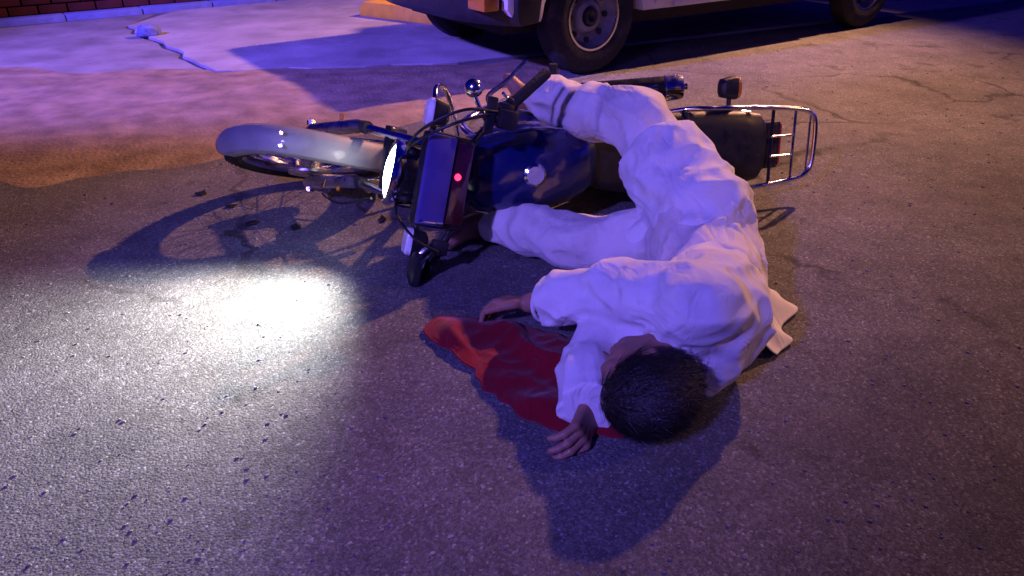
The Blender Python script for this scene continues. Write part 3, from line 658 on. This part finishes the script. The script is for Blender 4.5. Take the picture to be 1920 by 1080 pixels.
def hand(s, wrist, direc, palm_n, scale=1.0, curl=.5, thumb=1):
    w_ = np.array(wrist); d = np.array(direc, float); d /= np.linalg.norm(d); n_ = np.array(palm_n, float); n_ -= d * (n_ @ d); n_ /= np.linalg.norm(n_); sd = np.cross(n_, d) * thumb
    for t in (-.028, -.009, .010, .029): s.cone(w_ + d * .02 + sd * t * .6, w_ + d * .085 + sd * t, .013, .0115, .008)
    for t, L in ((-.030, .060), (-.010, .072), (.011, .078), (.031, .070)):
        p = w_ + d * .088 + sd * t; a = curl * (1 + .5 * abs(t) / .03); dd = d
        for L_, r0 in ((L * .45, .0095), (L * .32, .0088), (L * .25, .008)):
            dd = d * math.cos(a) + n_ * math.sin(a); q_ = p + dd * L_; s.cone(p, q_, r0, r0 * .92, .003); p = q_; a += curl * .8
    b0 = w_ + d * .025 + sd * .030; b1 = b0 + d * .035 + sd * .026 + n_ * .008; b2 = b1 + d * .034 + sd * .006 + n_ * .012
    s.cone(b0, b1, .014, .011, .008); s.cone(b1, b2, .011, .009, .004)

B = SDF((-.26, 1.08, -.02), (.80, 2.75, .60), .0042)
B.chain([PEL, MID, CHE, NEK], [.10, .095, .10, .05], .03).cone(NEK, hp(-.02, 0, -.05), .055, .05, .02)
B.chain([RS, RE, RW], [.05, .03, .026]); B.chain([LS, LE, LW], [.045, .03, .026]); B.cone(RS, CHE, .06, .1, .03); B.cone(LS, CHE, .05, .09, .03)
B.chain([RH, RK, RAN], [.07, .042, .032]); B.chain([LH, LK, LAN], [.065, .04, .032])
# right foot rests on the far side of the bars, left foot on the road
B.cone(RAN, (.045, 2.565, .385), .038, .036); B.cone((.045, 2.565, .385), (-.01, 2.60, .44), .034, .022); B.cone(RAN, (.12, 2.59, .39), .036, .032)
B.cone(LAN, (-.15, 2.22, .05), .036, .034); B.cone((-.15, 2.22, .05), (-.20, 2.14, .035), .032, .022); B.cone(LAN, (-.13, 2.28, .045), .034, .03)
# head
B.ell(hp(-.012, 0, .018), (.096, .074, .098), HF, .02); B.ell(hp(.022, 0, -.055), (.062, .055, .062), HF, .03)
B.ell(hp(.066, 0, -.088), (.022, .024, .018), HF, .02); B.ell(hp(.072, 0, .022), (.02, .052, .014), HF, .02)
B.cone(hp(.085, 0, .005), hp(.108, 0, -.032), .009, .014, .012)
for s in (-1, 1):
    B.ell(hp(.090, s * .032, -.002), (.016, .018, .012), HF, .008, 's'); B.ell(hp(.078, s * .032, -.002), (.012, .015, .010), HF, .004)
    B.ell(hp(.055, s * .048, -.025), (.022, .018, .022), HF, .015)
    B.ell(hp(-.01, s * .076, -.012), (.020, .008, .032), HF, .006); B.ell(hp(-.006, s * .085, -.012), (.009, .005, .016), HF, .003, 's')
B.ell(hp(.086, 0, -.058), (.014, .024, .007), HF, .006); B.ell(hp(.084, 0, -.070), (.013, .020, .007), HF, .006)
hand(B, RW, (-.75, .42, -.18), (.1, -.4, -.9), 1, .42, -1); hand(B, LW, (-.25, -.9, -.12), (-.8, .2, -.35), 1, .5, -1)
own(B.mesh('body', M_skin, person, 1, .003))
H_ = SDF(HC - .17, HC + .17, .0035)
H_.ell(hp(-.022, 0, .026), (.100, .082, .102), HF, .02).ell(hp(-.055, 0, -.03), (.062, .072, .06), HF, .03)
H_.ell(hp(.105, 0, -.045), (.075, .11, .098), HF, .012, 's')
near = np.argwhere(np.abs(H_.d) < .02); P_ = H_.lo + H_.h * near
H_.d[tuple(near.T)] += (.0028 * np.abs(waves(P_, 5, 330, 6, hc - hf * .6))).astype(np.float32)
hair = own(H_.mesh('hair', M_hair, person, 2, .003))
hv = np.array([v.co for v in hair.data.vertices]); hn = np.array([v.normal for v in hair.data.vertices]); pk = rng.choice(len(hv), 5200); vv, ff = [], []
for i in pk:
    p, n_ = hv[i], hn[i]; fl = -hf * .9 + he * .35 * math.sin(i) - hc * .5 + rng.normal(size=3) * .16; fl -= n_ * (fl @ n_) * .97; fl /= np.linalg.norm(fl) + 1e-6
    sd = np.cross(fl, n_); sd /= np.linalg.norm(sd) + 1e-6; L = rng.uniform(.026, .050); k = len(vv); wd = .0013
    for t in (0, .5, 1):
        c = p + fl * L * t + n_ * (.0004 + .0032 * math.sin(t * 2.2)) + rng.normal(size=3) * .001 * t; q_ = wd * (1 - .75 * t)
        vv += [tuple(c - sd * q_), tuple(c + sd * q_)]
    ff += [(k, k + 1, k + 3, k + 2), (k + 2, k + 3, k + 5, k + 4)]
me = bpy.data.meshes.new('hair_strands'); me.from_pydata(vv, [], ff); me.update()
hs_ = link('hair_strands', me, M_hair, hair); hs_['kind'] = 'stuff'
# trousers
T = SDF((-.20, 1.60, -.02), (.82, 2.72, .66), .0055)
T.cone(PEL, MID, .15, .13, .05).chain([RH, (.45, 2.02, .33), RK, (.25, 2.33, .405), (.135, 2.49, .40), (.085, 2.55, .40)], [.115, .093, .084, .074, .062, .058], .04)
T.chain([LH, (.36, 1.98, .11), LK, (.06, 2.12, .09), (-.06, 2.215, .07)], [.105, .088, .075, .066, .054], .04)
wrinkle(T, 11, .009, 42, (.8, .4, .4)); wrinkle(T, 12, .006, 50, (-.5, .8, .1))
T.clip((.09, 2.545, .40), (-.57, .82, 0), .10); T.clip((-.07, 2.225, .07), (-.78, .6, -.1), .09)
own(T.mesh('trousers', M_trous, person, 1, .002))
# long loose shirt
K = SDF((.02, 1.10, -.02), (.92, 2.25, .52), .0055)
K.chain([PEL, MID, CHE], [.138, .112, .128], .03).cone(CHE, NEK, .11, .066, .05)
K.cone(RS, CHE, .082, .12, .05).cone(LS, CHE, .066, .105, .05)
K.chain([RS, RE, (.12, 1.632, .122), (.078, 1.657, .10)], [.080, .064, .054, .050], .03)
K.chain([LS, LE, (.178, 1.36, .064), (.160, 1.25, .056)], [.075, .068, .066, .062], .035)
K.cone(RH, (.445, 2.03, .325), .128, .118, .04).cone((.445, 2.03, .325), (.40, 2.12, .38), .118, .118, .03)
K.cone(LH, (.42, 1.96, .11), .118, .108, .04)
wrinkle(K, 21, .010, 30, (.75, -.55, .5)); wrinkle(K, 22, .005, 62, (.35, .85, .3))
K.clip((.425, 2.07, .345), (-.30, .75, .32), .19); K.clip((.085, 1.653, .105), (-.75, .42, -.25), .075); K.clip((.165, 1.265, .057), (-.2, -.95, -.05), .08)
shirt = own(K.mesh('shirt', M_cloth, person, 1, .002))
def ring(nm, c, ax, r0, th, m_):                                   # hemmed edge of a sleeve, leg or collar
    c = Vector(c); ax = Vector(ax).normalized(); u_ = ax.orthogonal().normalized(); w2 = ax.cross(u_)
    pts = [c + (u_ * math.cos(t) + w2 * math.sin(t)) * r0 * (1 + .05 * math.sin(3 * t + 1)) + ax * .004 * math.sin(2 * t) for t in np.linspace(0, 2 * math.pi, 28)]
    o = MB().tube(pts, th, 8).build(nm, m_, person); return own(o)
ring('cuff', (.078, 1.657, .10), (-.75, .42, -.25), .047, .0055, M_cloth); ring('collar', np.array(NEK) * .75 + HC * .25, HC - np.array(NEK), .062, .008, M_cloth)
# back panel of the long shirt, spread over the road behind the back
vv, ff, nx_, ny_ = [], [], 26, 44
for i in range(nx_):
    for j in range(ny_):
        a, b_ = i / (nx_ - 1), j / (ny_ - 1); y = 1.56 + .50 * b_; x0 = .545; x1 = .655 + .115 * math.sin(b_ * 3.1) + .018 * math.sin(b_ * 17) ; x = x0 + (x1 - x0) * a
        fo = math.sin(b_ * 31 + 2.5 * a + 1.5 * math.sin(b_ * 9)); z = .008 + .235 * (1 - a) ** 1.5 * (.55 + .45 * math.sin(b_ * 3.0)) + .014 * (fo * .5 + .5) * (.3 + a) * (1.25 - a)
        vv.append((x + .008 * fo * a, y + .03 * a * (b_ - .5), z))
for i in range(nx_ - 1):
    for j in range(ny_ - 1): ff.append((i * ny_ + j, (i + 1) * ny_ + j, (i + 1) * ny_ + j + 1, i * ny_ + j + 1))
me = bpy.data.meshes.new('shirt_tail'); me.from_pydata(vv, [], ff); me.update(); tl_ = link('shirt_tail', me, M_cloth, shirt); tl_.parent = person; own(tl_); solid(tl_, .004)
sm_ = tl_.modifiers.new('soft', 'SUBSURF'); sm_.levels = 1; sm_.render_levels = 1

# ================================================================== RED CLOTH on the road beside the person
poly = [(-.235, 1.735), (-.16, 1.745), (-.05, 1.70), (.10, 1.655), (.20, 1.56), (.28, 1.42), (.30, 1.28), (.22, 1.235), (.08, 1.255), (-.03, 1.36), (-.085, 1.46), (-.16, 1.575), (-.23, 1.66)]
pc = Vector((.06, 1.50)); NA, NR = 120, 34; vv, ff = [], []
def bound(a):
    d = Vector((math.cos(a), math.sin(a))); best = .05
    for i in range(len(poly)):
        p0, p1 = Vector(poly[i]) - pc, Vector(poly[(i + 1) % len(poly)]) - pc; e = p1 - p0; den = d.x * e.y - d.y * e.x
        if abs(den) < 1e-9: continue
        t = (p0.x * e.y - p0.y * e.x) / den; u_ = (p0.x * d.y - p0.y * d.x) / den
        if t > 0 and 0 <= u_ <= 1: best = max(best, t)
    return best
bd = np.array([bound(2 * math.pi * k / NA) for k in range(NA)])
for _ in range(3): bd = .25 * np.roll(bd, 1) + .5 * bd + .25 * np.roll(bd, -1)
for k in range(NA):
    a = 2 * math.pi * k / NA; br = bd[k] * (1 + .05 * math.sin(7 * a + 1) + .03 * math.sin(17 * a))
    for r_ in range(NR):
        t = (r_ + .4) / NR; x = pc.x + br * t * math.cos(a); y = pc.y + br * t * math.sin(a); p = np.array([[x, y, 0]])
        fo = 1 - min(1, abs(float(waves(p, 33, 30, 6, (-.5, .6, 0))[0]))); f2 = 1 - min(1, abs(float(waves(p, 34, 70, 6)[0]))); e = min(1, (1 - t) / .25)
        vv.append((x, y, .005 + (.006 + .026 * fo ** 1.5 + .007 * f2) * (.3 + .7 * e)))
for k in range(NA):
    k2 = (k + 1) % NA
    for r_ in range(NR - 1): ff.append((k * NR + r_, k * NR + r_ + 1, k2 * NR + r_ + 1, k2 * NR + r_))
ff.append(tuple(k * NR for k in range(NA))[::-1])
me = bpy.data.meshes.new('red_cloth'); me.from_pydata(vv, [], ff); me.update()
rc = tag(link('red_cloth', me, M_redc), 'crumpled dark red cloth spread on the road beside the person', 'cloth'); solid(rc, -.003)
hem = MB().tube([vv[(k % NA) * NR + NR - 1] for k in range(NA + 1)], .0042, 6).build('hem', M_redc, rc)
sbm = rc.modifiers.new('soft', 'SUBSURF'); sbm.levels = 1; sbm.render_levels = 1

# ================================================================== dark plastic shards on the road in front of the fallen motorcycle
for k, (x, y) in enumerate([(-1.17, 2.64), (-.90, 2.36), (-.45, 2.40), (-.74, 2.33), (-1.02, 2.52)]):
    n = 5 + k % 2; a0 = k * 1.3; r_ = [.012 + .008 * ((k * 7 + i * 3) % 5) / 4 for i in range(n)]
    pts = [(q * math.cos(a0 + i * 2 * math.pi / n) * 1.5, q * math.sin(a0 + i * 2 * math.pi / n)) for i, q in enumerate(r_)]
    vs = [(a, b, .001 + .006 * (i % 2)) for i, (a, b) in enumerate(pts)] + [(a * .96, b * .96, .005 + .006 * (i % 2)) for i, (a, b) in enumerate(pts)]
    o = MB().add(vs, [tuple(range(n))[::-1], tuple(range(n, 2 * n))] + [(i, (i + 1) % n, n + (i + 1) % n, n + i) for i in range(n)]).build('plastic_shard', M_black, None, False)
    o.location = (x, y, .001); o.rotation_euler.z = k * .9
    tag(o, 'small dark plastic shard on the road by the fallen front wheel', 'shard', 'shards by the front wheel')
